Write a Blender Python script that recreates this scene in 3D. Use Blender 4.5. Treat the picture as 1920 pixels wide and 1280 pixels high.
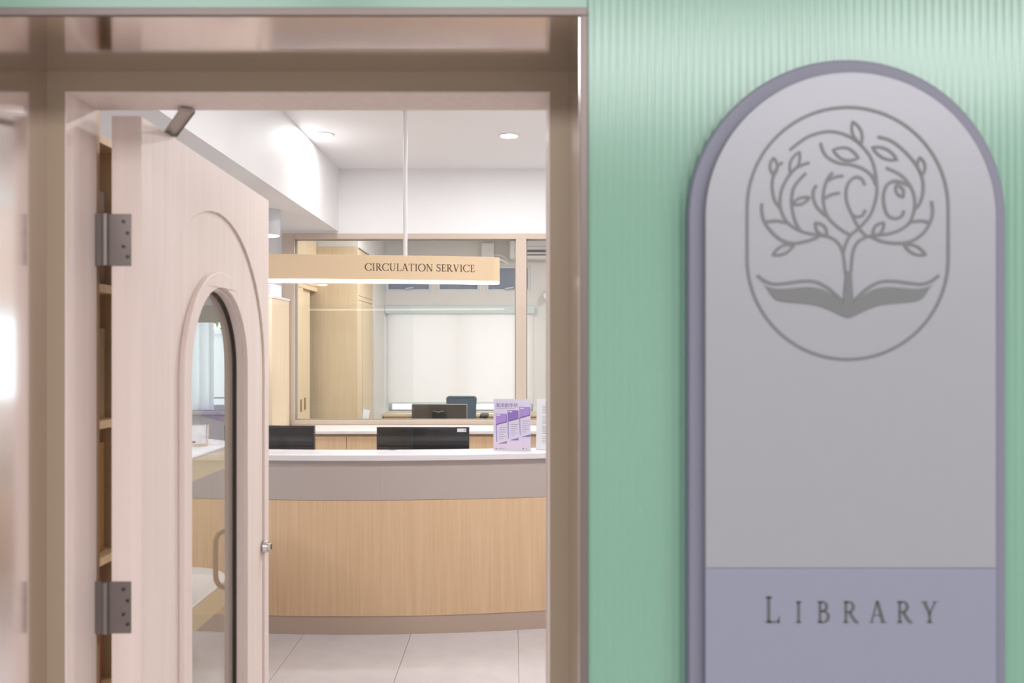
import bpy, bmesh, math, random
from mathutils import Vector, Matrix
random.seed(4)
for o in list(bpy.data.objects): bpy.data.objects.remove(o)
SC = bpy.context.scene
COL = SC.collection
PI = math.pi
EYE = 1.62

# ------------------------------------------------------------------ camera, world, exposure, large lights
cd = bpy.data.cameras.new('camera'); cam = bpy.data.objects.new('camera', cd); COL.objects.link(cam)
cam.location = (0, 0, EYE); cam.rotation_euler = (PI/2, 0, 0)
cd.sensor_width = 36.0; cd.lens = 36.0*1500/1920; cd.shift_y = 13/1920
cd.clip_start = .05; cd.clip_end = 200
cd.dof.use_dof = True; cd.dof.focus_distance = 4.7; cd.dof.aperture_fstop = 4.0
SC.camera = cam

W = bpy.data.worlds.new('world'); SC.world = W; W.use_nodes = True
bg = W.node_tree.nodes['Background']
bg.inputs[0].default_value = (.86, .93, 1.0, 1); bg.inputs[1].default_value = 2.6

SC.view_settings.view_transform = 'Standard'; SC.view_settings.look = 'None'
SC.view_settings.gamma = 1; SC.view_settings.use_curve_mapping = False
SC.view_settings.exposure = 0.12

def area(name, loc, size, power, col=(1, 1, 1), rot=(0, 0, 0), shape='SQUARE', size_y=None, spread=None):
    l = bpy.data.lights.new(name, 'AREA'); l.shape = shape; l.size = size
    if size_y: l.size_y = size_y
    l.energy = power; l.color = col
    if spread: l.spread = math.radians(spread)
    o = bpy.data.objects.new(name, l); COL.objects.link(o); o.location = loc; o.rotation_euler = rot
    return o
# unseen corridor lamps, added and enlarged to wash the fluted wall and sign (fixtures below)
CORRIDOR_LAMPS = [(-1.25, -.85), (0, -.85), (1.25, -.85), (2.35, -.85)]
for i, (x, y) in enumerate(CORRIDOR_LAMPS):
    area('corridor_lamp_%d_offscreen' % (i+1), (x, y, 2.83), 1.04, 29, (.98, .97, 1), shape='RECTANGLE', size_y=.95)

# the office is evenly lit from its own ceiling (its walls outshine the backlit blind); the lamps hang out of sight above the glazing
OFFICE_LAMPS = [(-.7, 7.4), (1.0, 7.4)]
for i, (x, y) in enumerate(OFFICE_LAMPS):
    area('office_ceiling_lamp_%d_offscreen' % (i+1), (x, y, 2.888), .58, 30, (1, .99, .97))

# ------------------------------------------------------------------ materials
def s2l(c):
    c = c/255
    return c/12.92 if c <= .04045 else ((c+.055)/1.055)**2.4
def rgb(r, g, b): return (s2l(r), s2l(g), s2l(b), 1)
MATS = {}
def mat(name, col, rough=.5, metal=0, emit=0, spec=.5, noise=None, bump=None, aniso=0, coat=0):
    m = bpy.data.materials.new(name); m.use_nodes = True; nt = m.node_tree
    p = nt.nodes['Principled BSDF']
    p.inputs['Base Color'].default_value = rgb(*col); p.inputs['Roughness'].default_value = rough
    p.inputs['Metallic'].default_value = metal; p.inputs['Specular IOR Level'].default_value = spec
    p.inputs['Anisotropic'].default_value = aniso; p.inputs['Coat Weight'].default_value = coat
    if emit:
        p.inputs['Emission Color'].default_value = rgb(*col); p.inputs['Emission Strength'].default_value = emit
    if noise or bump:
        tc = nt.nodes.new('ShaderNodeTexCoord'); mp = nt.nodes.new('ShaderNodeMapping')
        nt.links.new(tc.outputs['Object'], mp.inputs['Vector'])
        n = nt.nodes.new('ShaderNodeTexNoise'); nt.links.new(mp.outputs[0], n.inputs['Vector'])
        n.inputs['Detail'].default_value = 5
    if noise:                                  # noise = (scale xyz, second colour)
        mp.inputs['Scale'].default_value = noise[0]
        n.inputs['Scale'].default_value = 1
        r = nt.nodes.new('ShaderNodeValToRGB'); nt.links.new(n.outputs['Fac'], r.inputs[0])
        r.color_ramp.elements[0].position = .3; r.color_ramp.elements[1].position = .72
        r.color_ramp.elements[0].color = rgb(*noise[1]); r.color_ramp.elements[1].color = rgb(*col)
        nt.links.new(r.outputs[0], p.inputs['Base Color'])
    if bump:
        if not noise: n.inputs['Scale'].default_value = bump[0]
        b = nt.nodes.new('ShaderNodeBump'); b.inputs['Strength'].default_value = bump[1]; b.inputs['Distance'].default_value = .001
        nt.links.new(n.outputs['Fac'], b.inputs['Height']); nt.links.new(b.outputs[0], p.inputs['Normal'])
    MATS[name] = m
    return m
def glass(name, tint=(1, 1, 1), refl=1.5, rough=0.0):
    m = bpy.data.materials.new(name); m.use_nodes = True; nt = m.node_tree; nt.nodes.clear()
    out = nt.nodes.new('ShaderNodeOutputMaterial'); mx = nt.nodes.new('ShaderNodeMixShader')
    fr = nt.nodes.new('ShaderNodeFresnel'); fr.inputs[0].default_value = refl
    tr = nt.nodes.new('ShaderNodeBsdfTransparent'); tr.inputs[0].default_value = (*tint, 1)
    gl = nt.nodes.new('ShaderNodeBsdfGlossy'); gl.inputs['Roughness'].default_value = rough
    ge = nt.nodes.new('ShaderNodeNewGeometry'); mi = nt.nodes.new('ShaderNodeMix')      # the sheet does not bend light, so both faces reflect alike
    mi.inputs[2].default_value = refl; mi.inputs[3].default_value = 1/refl
    nt.links.new(ge.outputs['Backfacing'], mi.inputs[0]); nt.links.new(mi.outputs[0], fr.inputs[0])
    nt.links.new(fr.outputs[0], mx.inputs[0]); nt.links.new(tr.outputs[0], mx.inputs[1]); nt.links.new(gl.outputs[0], mx.inputs[2])
    nt.links.new(mx.outputs[0], out.inputs[0]); MATS[name] = m
    return m
def fabric(name, col, trans, mixf=.5):
    m = bpy.data.materials.new(name); m.use_nodes = True; nt = m.node_tree; nt.nodes.clear()
    out = nt.nodes.new('ShaderNodeOutputMaterial'); mx = nt.nodes.new('ShaderNodeMixShader'); mx.inputs[0].default_value = mixf
    d = nt.nodes.new('ShaderNodeBsdfDiffuse'); d.inputs[0].default_value = rgb(*col)
    t = nt.nodes.new('ShaderNodeBsdfTranslucent'); t.inputs[0].default_value = rgb(*trans)
    tc = nt.nodes.new('ShaderNodeTexCoord'); n = nt.nodes.new('ShaderNodeTexNoise'); n.inputs['Scale'].default_value = 300
    b = nt.nodes.new('ShaderNodeBump'); b.inputs['Strength'].default_value = .15; b.inputs['Distance'].default_value = .001
    nt.links.new(tc.outputs['Object'], n.inputs['Vector']); nt.links.new(n.outputs['Fac'], b.inputs['Height'])
    nt.links.new(b.outputs[0], d.inputs['Normal'])
    nt.links.new(d.outputs[0], mx.inputs[1]); nt.links.new(t.outputs[0], mx.inputs[2]); nt.links.new(mx.outputs[0], out.inputs[0])
    MATS[name] = m
    return m

GRAIN = (55, 55, 1.6)
mat('oak', (224, 192, 156), .5, noise=(GRAIN, (212, 177, 139)))
mat('oak_pale', (226, 206, 178), .5, noise=(GRAIN, (216, 194, 164)))
mat('door_oak', (228, 212, 204), .48, noise=((45, 45, 1.4), (220, 203, 193)))
mat('bronze', (162, 144, 122), .42, metal=.15, bump=(400, .1))
mat('portal_steel', (230, 222, 218), .12, metal=1.0, aniso=.5)
mat('trim_steel', (128, 116, 111), .4, metal=.6)
mat('green_flute', (118, 162, 138), .25, spec=1.0)
mat('sign_slate', (122, 121, 136), .42)
mat('sign_silver', (158, 158, 162), .38, metal=.25)
mat('sign_lavender', (138, 140, 155), .4, metal=.1)
mat('emblem_grey', (112, 113, 112), .45)
mat('letter_grey', (88, 90, 88), .5)
mat('white_paint', (228, 226, 226), .6, bump=(250, .05))
mat('wall_beige', (222, 216, 214), .6)
mat('white_solid', (226, 220, 221), .25)
mat('taupe_band', (184, 170, 164), .45, bump=(500, .08))
mat('taupe_plinth', (186, 164, 148), .45)
mat('partition_taupe', (196, 178, 162), .42)
mat('bead_grey', (150, 146, 140), .4)
mat('tile', (204, 197, 197), .3, noise=((9, 9, 9), (197, 189, 189)))
mat('grout', (186, 178, 176), .8)
mat('hinge_steel', (132, 124, 120), .42, metal=.85)
mat('arm_steel', (176, 168, 160), .45, metal=.4)
mat('dark_screw', (82, 76, 74), .4, metal=.8)
mat('chrome', (214, 212, 210), .15, metal=1)
mat('gasket', (52, 44, 36), .6)
mat('glass_rim', (150, 124, 92), .5)
mat('bench_white', (214, 212, 216), .5)
mat('bench_side', (196, 180, 150), .5)
mat('monitor_black', (44, 44, 46), .22, spec=.6)
mat('monitor_gloss', (44, 44, 46), .08, spec=.6)
mat('monitor_grey', (112, 111, 116), .4)
mat('monitor_back', (82, 76, 72), .35)
mat('monitor_edge', (178, 178, 180), .3)
mat('paper_white', (232, 230, 234), .6)
mat('paper_lilac', (216, 206, 226), .5)
mat('ink_purple', (142, 112, 184), .6)
mat('ink_violet', (170, 140, 205), .6)
mat('ink_dark_purple', (118, 88, 150), .6)
mat('ink_grey', (168, 164, 178), .6)
mat('ink_pink', (226, 204, 226), .6)
mat('ink_black', (70, 66, 72), .6)
mat('sign_tan', (226, 198, 162), .55)
mat('letter_brown', (92, 64, 52), .6)
mat('rod_white', (226, 220, 220), .4)
mat('lamp_grey', (196, 198, 202), .5)
mat('led', (255, 250, 244), .5, emit=6)
mat('led_white', (250, 252, 255), .5, emit=14)
mat('chair_fabric', (84, 98, 112), .8, bump=(600, .3))
mat('chair_plastic', (50, 52, 56), .5)
mat('alu_white', (228, 232, 238), .35)
mat('ac_white', (236, 236, 236), .4)
mat('ac_slot', (110, 114, 122), .5)
mat('cassette', (214, 226, 230), .4)
mat('book_red', (140, 70, 44), .6); mat('book_amber', (150, 104, 52), .6); mat('book_cream', (150, 122, 92), .6); mat('book_umber', (98, 72, 60), .6)
mat('concrete', (236, 236, 238), .8, bump=(60, .2))
mat('leaf', (120, 160, 84), .5); mat('bark', (110, 92, 72), .8)
mat('woven', (196, 182, 166), .8, bump=(300, .4))
mat('sticker', (225, 222, 224), .5)
glass('door_glass', (.975, .985, .965), 1.45)
glass('screen_glass', (.985, .99, .985), 1.3)
glass('partition_glass', (.97, .985, .975), 1.35)
glass('window_glass', (.96, .98, .98), 1.4)
fabric('frosted', (176, 182, 194), (150, 158, 172), .4)
fabric('blind', (226, 220, 216), (240, 226, 220), .38)
fabric('sheer', (244, 246, 252), (250, 252, 255), .7)

# ------------------------------------------------------------------ mesh tools
class MB:
    def __init__(s): s.v = []; s.f = []
    def add(s, vs, fs):
        n = len(s.v); s.v += [tuple(v) for v in vs]; s.f += [tuple(i+n for i in f) for f in fs]; return s
    def box(s, x0, x1, y0, y1, z0, z1):
        return s.add([(x0,y0,z0),(x1,y0,z0),(x1,y1,z0),(x0,y1,z0),(x0,y0,z1),(x1,y0,z1),(x1,y1,z1),(x0,y1,z1)],
                     [(0,3,2,1),(4,5,6,7),(0,1,5,4),(1,2,6,5),(2,3,7,6),(3,0,4,7)])
    def prism(s, pts, d0, d1, m=lambda a, b, d: (a, b, d)):      # ccw outline, capped ngon
        n = len(pts); vs = [m(a, b, d0) for a, b in pts]+[m(a, b, d1) for a, b in pts]
        return s.add(vs, [tuple(range(n-1, -1, -1)), tuple(range(n, 2*n))]+[(i, (i+1) % n, n+(i+1) % n, n+i) for i in range(n)])
    def cyl(s, p0, p1, r0, r1=None, n=20):
        r1 = r0 if r1 is None else r1
        p0 = Vector(p0); p1 = Vector(p1); d = (p1-p0).normalized()
        a = d.orthogonal().normalized(); b = d.cross(a)
        c = [(math.cos(2*PI*i/n), math.sin(2*PI*i/n)) for i in range(n)]
        vs = [p0+a*u*r0+b*w*r0 for u, w in c]+[p1+a*u*r1+b*w*r1 for u, w in c]
        return s.add(vs, [tuple(range(n-1, -1, -1)), tuple(range(n, 2*n))]+[(i, (i+1) % n, n+(i+1) % n, n+i) for i in range(n)])
    def tube(s, pts, r, n=10):
        pts = [Vector(p) for p in pts]; k = len(s.v); up = None
        for i, p in enumerate(pts):
            d = (pts[min(i+1, len(pts)-1)]-pts[max(i-1, 0)]).normalized()
            a = d.orthogonal().normalized() if up is None else (up-d*up.dot(d)).normalized()
            up = a; b = d.cross(a)
            s.v += [tuple(p+(a*math.cos(2*PI*j/n)+b*math.sin(2*PI*j/n))*r) for j in range(n)]
        for i in range(len(pts)-1):
            for j in range(n):
                s.f.append((k+i*n+j, k+i*n+(j+1) % n, k+(i+1)*n+(j+1) % n, k+(i+1)*n+j))
        s.f.append(tuple(k+j for j in range(n-1, -1, -1))); s.f.append(tuple(k+(len(pts)-1)*n+j for j in range(n)))
        return s
    def ribbon(s, pts, wid, m, h=.001, closed=False):            # flat stroke with thickness h; m maps (a, b, height) to 3D
        n = len(pts); L = []; R = []
        for i in range(n):
            if closed: p = pts[(i-1) % n]; q = pts[(i+1) % n]
            else: p = pts[max(i-1, 0)]; q = pts[min(i+1, n-1)]
            dx, dy = q[0]-p[0], q[1]-p[1]; l = math.hypot(dx, dy) or 1; nx, ny = -dy/l, dx/l
            w = wid(dx/l, dy/l, i/(n-1)) if callable(wid) else wid
            L.append((pts[i][0]+nx*w/2, pts[i][1]+ny*w/2)); R.append((pts[i][0]-nx*w/2, pts[i][1]-ny*w/2))
        vs = [m(a, b, h) for a, b in L]+[m(a, b, h) for a, b in R]+[m(a, b, 0) for a, b in L]+[m(a, b, 0) for a, b in R]
        fs = []
        for i in range(n if closed else n-1):
            j = (i+1) % n
            fs += [(n+i, n+j, j, i), (i, j, 2*n+j, 2*n+i), (n+j, n+i, 3*n+i, 3*n+j)]
        if not closed: fs += [(0, 2*n, 3*n, n), (n-1, 2*n-1, 4*n-1, 3*n-1)]
        return s.add(vs, fs)
    def mesh(s, smooth=35):
        me = bpy.data.meshes.new('m'); me.from_pydata(s.v, [], s.f)
        bm = bmesh.new(); bm.from_mesh(me); bmesh.ops.recalc_face_normals(bm, faces=bm.faces); bm.to_mesh(me); bm.free()
        if smooth:
            me.shade_smooth(); me.set_sharp_from_angle(angle=math.radians(smooth))
        return me
    def build(s, name, m, parent=None, bevel=0, smooth=35, label=None):
        return link(name, s.mesh(smooth), m, parent, bevel, label)
def link(name, me, m, parent=None, bevel=0, label=None):
    me.name = name; o = bpy.data.objects.new(name, me); COL.objects.link(o)
    if m: me.materials.clear(); me.materials.append(MATS[m])
    if parent:
        o.parent = parent
        if not parent.get('local'): o.matrix_parent_inverse = Matrix.Translation(-world_loc(parent))
    if bevel:
        b = o.modifiers.new('bevel', 'BEVEL'); b.width = bevel; b.segments = 2; b.limit_method = 'ANGLE'; b.angle_limit = math.radians(40)
    if label: o['label'] = label
    return o
def world_loc(o): return Vector(o.location)
def holes(outer, inner, d, m):                                   # slab with holes: 2D filled curve turned into a mesh, then mapped
    cu = bpy.data.curves.new('c', 'CURVE'); cu.dimensions = '2D'; cu.fill_mode = 'BOTH'; cu.extrude = d/2
    for pts in [outer]+inner:
        sp = cu.splines.new('POLY'); sp.points.add(len(pts)-1); sp.use_cyclic_u = True
        for i, (a, b) in enumerate(pts): sp.points[i].co = (a, b, 0, 1)
    o = bpy.data.objects.new('c', cu); me = bpy.data.meshes.new_from_object(o)
    bpy.data.objects.remove(o); bpy.data.curves.remove(cu)
    for v in me.vertices: v.co = Vector(m(v.co.x, v.co.y, v.co.z+d/2))
    bm = bmesh.new(); bm.from_mesh(me); bmesh.ops.remove_doubles(bm, verts=bm.verts, dist=1e-6); bmesh.ops.recalc_face_normals(bm, faces=bm.faces); bm.to_mesh(me); bm.free()
    me.shade_smooth(); me.set_sharp_from_angle(angle=math.radians(35))
    return me
def rect(a0, a1, b0, b1): return [(a0, b0), (a1, b0), (a1, b1), (a0, b1)]
def tag(o, label, cat, group=None, kind=None):
    o['label'] = label; o['category'] = cat
    if group: o['group'] = group
    if kind: o['kind'] = kind
    return o
def thing(name, loc, label, cat, group=None, kind=None, rz=0, local=False):
    o = bpy.data.objects.new(name, None); COL.objects.link(o); o.location = loc; o.rotation_euler = (0, 0, rz)
    o.empty_display_size = .05
    if local: o['local'] = 1
    return tag(o, label, cat, group, kind)
def struct(o, label, cat): return tag(o, label, cat, kind='structure')
def dup(root, delta, label=None):
    r = root.copy(); COL.objects.link(r); r.location = Vector(root.location)+Vector(delta)
    if label: r['label'] = label
    for ch in root.children:
        c = ch.copy(); COL.objects.link(c); c.parent = r
        for g in ch.children:
            d = g.copy(); COL.objects.link(d); d.parent = c
    return r
def spline(pts, k=8, closed=False):
    out = []; n = len(pts)
    for i in range(n if closed else n-1):
        if closed: p0, p1, p2, p3 = pts[(i-1) % n], pts[i], pts[(i+1) % n], pts[(i+2) % n]
        else: p0, p1, p2, p3 = pts[max(i-1, 0)], pts[i], pts[i+1], pts[min(i+2, n-1)]
        for j in range(k):
            t = j/k
            out.append(tuple(.5*((2*b)+(-a+c)*t+(2*a-5*b+4*c-d)*t*t+(-a+3*b-3*c+d)*t**3) for a, b, c, d in zip(p0, p1, p2, p3)))
    if not closed: out.append(tuple(pts[-1]))
    return out
def arc(cx, cy, rx, ry, a0, a1, n=24):
    return [(cx+rx*math.cos(math.radians(a0+(a1-a0)*i/n)), cy+ry*math.sin(math.radians(a0+(a1-a0)*i/n))) for i in range(n+1)]
XZ = lambda y0: (lambda a, b, d: (a, y0+d, b))                   # outline in X/Z, depth along +Y from y0
YZ = lambda x0: (lambda a, b, d: (x0+d, a, b))                   # outline in Y/Z, depth along +X
XY = lambda z0: (lambda a, b, d: (a, b, z0+d))

# ------------------------------------------------------------------ the setting: shell of corridor, library and office
YW, YI = 1.25, 1.60                                              # corridor face and room face of the entrance wall
OL, OR, OT = -.868, .1045, 2.136                                 # portal opening
CEIL, SOFF, YP = 3.08, 2.57, 6.5                                 # ceiling, dropped soffit, plane of the glazed partition
XL, XR, YB = -5.2, 2.0, 9.5

# floor: base slab + tiles laid 0.6 x 1.2
floor = MB().box(XL, 3.0, -3.0, YB, -.12, -.008).build('floor', 'grout'); struct(floor, 'pale floor of large square-edged tiles with thin joints', 'floor')
tile_me = None
GX, GY = .6075, 1.215
for i in range(-9, 5):
    for j in range(-4, 5):
        x0 = .034+i*GX; y0 = 2.45+j*GY
        x1 = x0+GX; y1 = y0+GY
        if x1 > 3.05 or x0 < XL or y0 < -3 or y1 > YP+.6: continue
        if tile_me is None:
            tile_me = MB().box(.0012, GX-.0012, .0012, GY-.0012, -.008, 0).mesh(0)
        o = link('floor_tile', tile_me, 'tile', floor); o.location = (x0, y0, 0)

ceiling = MB().box(-1.41, XR, YI, YP+.1, CEIL, CEIL+.1).build('ceiling', 'white_paint'); struct(ceiling, 'smooth white plasterboard ceiling over the service counter', 'ceiling')
sof = MB().box(XL, -1.41, YI, YP, SOFF, CEIL+.1).box(XL, -2.26, YP, 7.72, SOFF, CEIL+.1).build('ceiling_soffit', 'white_paint'); struct(sof, 'white dropped ceiling with a deep beam edge over the reading side', 'ceiling')
oc = MB().box(-2.26, XR, YP+.1, YB, 2.95, 3.05).build('ceiling_office', 'white_paint'); struct(oc, 'white ceiling of the office behind the glazing', 'ceiling')
cc = MB().box(-3.2, 3.0, -3, YW, 2.85, 2.95).build('ceiling_corridor', 'white_paint'); struct(cc, 'white ceiling of the entrance corridor', 'ceiling')

# entrance wall (thick) around the portal
wm = MB()
wm.box(-3.2, OL-.014, YW+.012, YI, 0, 3.18); wm.box(OR+.014, 3.0, YW+.012, YI, 0, 3.18); wm.box(OL-.014, OR+.014, YW+.012, YI, OT+.014, 3.18)
wall = wm.build('wall_front', 'white_paint'); struct(wall, 'thick entrance wall faced with green panels around the doorway', 'wall')
# fluted green sheet right of the doorway, real ribs
pitch = .0123; x = OR+.0145; prof = []
amp = .0007
nrib = 130
for i in range(nrib):
    for k in range(6):
        u = k/6; prof.append((x+(i+u)*pitch, YW-amp*abs(math.sin(PI*u))**.8))
prof.append((x+nrib*pitch, YW))
vs = [(a, b, 0) for a, b in prof]+[(a, b, 2.85) for a, b in prof]; n = len(prof)
fl = MB().add(vs, [(i, i+1, n+i+1, n+i) for i in range(n-1)])
fl.box(x, x+nrib*pitch, YW+.0005, YW+.012, 0, 2.85)
fl.build('fluted_panel', 'green_flute', wall, smooth=60, label='green fluted wall sheet with fine vertical ribs')
MB().box(-3.2, OR+.0135, YW-.001, YW+.012, OT+.014, 2.85).build('header_panel', 'green_flute', wall, .001)
MB().box(-3.2, OL-.014, YW-.001, YW+.012, 0, OT+.013).build('side_panel', 'green_flute', wall, .001)

# portal lining in steel
tr = thing('trim_1', (OL, YW, 0), 'brushed champagne steel portal lining the deep doorway', 'door frame', kind='structure')
YF = 1.493
MB().box(OL-.012, OL, YW-.004, YF+.02, 0, OT+.012).build('side_lining', 'portal_steel', tr)
MB().box(OR, OR+.012, YW-.004, YF+.02, 0, OT+.012).build('side_lining', 'portal_steel', tr)
MB().box(OL, OR, YW-.004, YF+.02, OT, OT+.012).build('head_lining', 'portal_steel', tr)
MB().box(OL-.0125, OL-.001, YW-.008, YW-.004, 0, OT+.001).build('edge_strip', 'trim_steel', tr, .001)
MB().box(OR+.001, OR+.0135, YW-.008, YW-.004, 0, OT+.001).build('edge_strip', 'trim_steel', tr, .001)
MB().box(OL-.0125, OR+.0135, YW-.008, YW-.004, OT+.001, OT+.0135).build('edge_strip', 'trim_steel', tr, .001)

# door frame: bronze face + oak lining
IL, IR, IT = -.831, .0677, 2.096
t2 = thing('trim_2', (IL, YF, 0), 'bronze door frame with oak-faced lining inside the steel portal', 'door frame', kind='structure')
MB().box(OL, IL-.003, YF, YF+.03, 0, OT).build('face_strip', 'bronze', t2)
MB().box(IR+.003, OR, YF, YF+.03, 0, OT).build('face_strip', 'bronze', t2)
MB().box(IL-.003, IR+.003, YF, YF+.03, IT+.003, OT).build('face_strip', 'bronze', t2)
MB().box(IL-.03, IL, YF+.0302, YI, 0, IT).box(IL-.003, IL, YF-.0005, YF+.0302, 0, IT).build('jamb', 'door_oak', t2)
MB().box(IR, IR+.03, YF+.0302, YI, 0, IT).box(IR, IR+.003, YF-.0005, YF+.0302, 0, IT).build('jamb', 'door_oak', t2)
MB().box(IL-.003, IR+.003, YF+.0302, YI, IT+.0001, IT+.03).box(IL-.003, IR+.003, YF-.0005, YF+.0302, IT+.0001, IT+.003).build('head', 'door_oak', t2)
MB().box(-.90, -.853, YI+.002, YI+.055, 0, IT+.02).build('architrave', 'oak', t2)

wallbox0 = MB().box(-3.3, 3.1, -3.1, -3.0, 0, 2.95).build('wall_corridor', 'white_paint'); struct(wallbox0, 'white corridor wall facing the doorway', 'wall')
wallbox0 = MB().box(-3.3, -3.2, -3.0, YW, 0, 2.95).build('wall_corridor_end', 'white_paint'); struct(wallbox0, 'white end wall of the corridor', 'wall')
wallbox0 = link('wall_corridor_right', holes(rect(-3.0, YW, 0, 2.85), [], .1, YZ(3.0)), 'white_paint'); struct(wallbox0, 'white end wall of the corridor on the side of the sign', 'wall')
# side and back walls
def wallbox(name, b, m, lab): return struct(MB().box(*b).build(name, m), lab, 'wall')
wallbox('wall_left', (XL-.1, XL, YI, 7.7, 0, SOFF), 'white_paint', 'white side wall of the reading area')
# right wall with a window opening
wr = link('wall_right', holes(rect(YI, YB, 0, CEIL), [rect(4.2, 6.3, 1.22, 2.7)], .1, YZ(XR)), 'wall_beige'); struct(wr, 'pale right-hand wall with a wide window', 'wall')
w4 = thing('window_4', (XR, 5.25, 1.22), 'wide window in the right-hand wall', 'window', kind='structure')
m = MB()
for y in (4.2, 5.2, 6.26): m.box(XR+.03, XR+.07, y, y+.04, 1.22, 2.7)
m.box(XR+.032, XR+.068, 4.201, 6.299, 1.221, 1.26); m.box(XR+.032, XR+.068, 4.201, 6.299, 2.66, 2.699); m.box(XR+.032, XR+.068, 4.201, 6.299, 1.85, 1.89); m.build('window_frame', 'alu_white', w4)
for a, b in ((4.24, 5.2), (5.24, 6.26)):
    MB().box(XR+.046, XR+.052, a, b, 1.26, 1.85).build('pane', 'window_glass', w4); MB().box(XR+.046, XR+.052, a, b, 1.89, 2.66).build('pane', 'window_glass', w4)
g = thing('roller_blind', (XR-.03, 5.25, 1.9), 'white roller blind half drawn on the right-hand wall window', 'blind')
MB().box(XR-.06, XR-.002, 4.18, 6.32, 2.66, 2.74).build('cassette', 'cassette', g, .01)
MB().box(XR-.032, XR-.030, 4.22, 6.29, 1.92, 2.66).build('cloth', 'blind', g)
MB().box(XR-.038, XR-.024, 4.22, 6.29, 1.90, 1.92).build('bottom_bar', 'cassette', g, .003)
# wall of the reading area with window
RX0, RX1, RZ0, RZ1, YR = -3.7, -2.38, 1.03, 2.04, 7.6
wb = link('wall_reading', holes(rect(XL, -2.26, 0, SOFF), [rect(RX0, RX1, RZ0, RZ1)], .12, XZ(YR)), 'white_paint'); struct(wb, 'white wall with a curtained window at the reading area', 'wall')
wallbox('wall_divider', (-2.26, -2.205, YP-.05, YB, 0, SOFF+.4), 'white_paint', 'thin white wall between reading area and office')
wallbox('wall_bulkhead', (-1.41, XR, YP, YP+.1, 2.552, CEIL), 'white_paint', 'white wall above the glazed partition')
wallbox('wall_bulkhead_reading', (-2.205, -1.41, YP, YP+.1, 2.552, SOFF), 'white_paint', 'low strip of wall above the partition under the soffit')
wallbox('wall_dwarf', (-2.205, XR, YP+.005, YP+.095, 0, 1.0), 'wall_beige', 'low wall below the glazed partition')
wo = link('wall_back', holes(rect(-2.205, XR, 0, 2.95), [rect(-1.47, .25, .88, 2.13), rect(-1.50, -.96, 2.30, 2.60), rect(-.89, -.38, 2.30, 2.60), rect(-.31, .22, 2.30, 2.60)], .14, XZ(YB)), 'white_paint'); struct(wo, 'white rear wall of the office with a wide window and three small high windows', 'wall')
wallbox('wall_cabinet_bulkhead', (-2.2, -1.504, 7.81, 8.719, 2.612, 2.95), 'white_paint', 'white bulkhead above the tall oak cabinet')
wallbox('wall_office', (-1.53, -1.50, 8.72, YB, 0, 2.95), 'white_paint', 'short white side wall beside the office window')

# glazed partition
gp = thing('window_1', (-.9, YP, 1.0), 'taupe-framed glazed partition behind the service counter', 'partition', kind='structure')
yy = (YP-.01, YP+.11)
MB().box(-1.863, -1.768, *yy, 1.0, 2.552).build('post', 'partition_taupe', gp, .002)
MB().box(.030, .117, *yy, 1.037, 2.508).build('mullion', 'partition_taupe', gp, .002)
MB().box(1.7, 1.787, *yy, 1.037, 2.508).build('mullion', 'partition_taupe', gp, .002)
MB().box(-1.768, XR, *yy, 2.508, 2.552).build('top_rail', 'partition_taupe', gp, .002)
MB().box(-1.768, XR, *yy, 1.0, 1.037).build('bottom_rail', 'partition_taupe', gp, .002)
for a, b in ((-1.768, .03), (.117, 1.7), (1.787, XR)):
    MB().box(a+.006, b-.006, YP+.047, YP+.053, 1.043, 2.502).build('pane', 'partition_glass', gp)
    m = MB().box(a, a+.007, YP+.03, YP+.07, 1.037, 2.508).box(b-.007, b, YP+.03, YP+.07, 1.037, 2.508)
    m.box(a, b, YP+.03, YP+.07, 2.502, 2.508).box(a, b, YP+.03, YP+.07, 1.037, 1.043).build('glazing_bead', 'bead_grey', gp)
wallbox('wall_partition_end', (-2.205, -1.864, YP+.005, YP+.095, 1.0, 2.552), 'white_paint', 'white wall strip left of the glazed partition')

# ------------------------------------------------------------------ entrance door, open into the room
DW, DT, DB, TH = .913, 2.084, .01, .0587
door = thing('door_1', (-.741, YI, 0), 'pale oak entrance door standing open with arched glass panel', 'door', kind='structure', rz=math.radians(1.44), local=True)
def arched(c, r, top, bot, n=28): return [(c-r, bot), (c+r, bot)]+arc(c, top-r, r, r, 0, 180, n)
def capsule(c, r, top, bot, n=28): return arc(c, bot+r, r, r, 180, 360, n)+arc(c, top-r, r, r, 0, 180, n)
DY = lambda x0: (lambda a, b, d: (x0+d, a, b))
gin = capsule(.4635, .2105, 1.775, .22); gout = capsule(.4635, .2575, 1.815, .18)
link('leaf', holes(rect(0, DW, DB, DT), [gin], TH-.0065, DY(-TH)), 'door_oak', door, .0015)
fp = link('face_panel', holes(rect(0, DW, DB, DT), [arched(.455, .415, 1.967, .06)], .0065, DY(-.0065)), 'door_oak', door, .001)
MB().box(-TH+.0005, -.0005, -.0012, 0, DB, DT).build('hinge_edge_lipping', 'door_oak', door)
gr = link('glazing_ring', holes(gout, [gin], .0135, DY(-.0065)), 'door_oak', door, .003, label='raised arched oak ring around the glass')
gi2 = capsule(.4635, .2035, 1.768, .227)
link('inner_rim', holes(gin, [gi2], .016, DY(-.0215)), 'door_oak', door)
link('gasket', holes(gi2, [capsule(.4635, .1985, 1.763, .232)], .010, DY(-.0335)), 'gasket', door, label='dark rubber gasket around the pane')
MB().prism(gi2, -.033, -.027, DY(0)).build('pane', 'door_glass', door)
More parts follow.
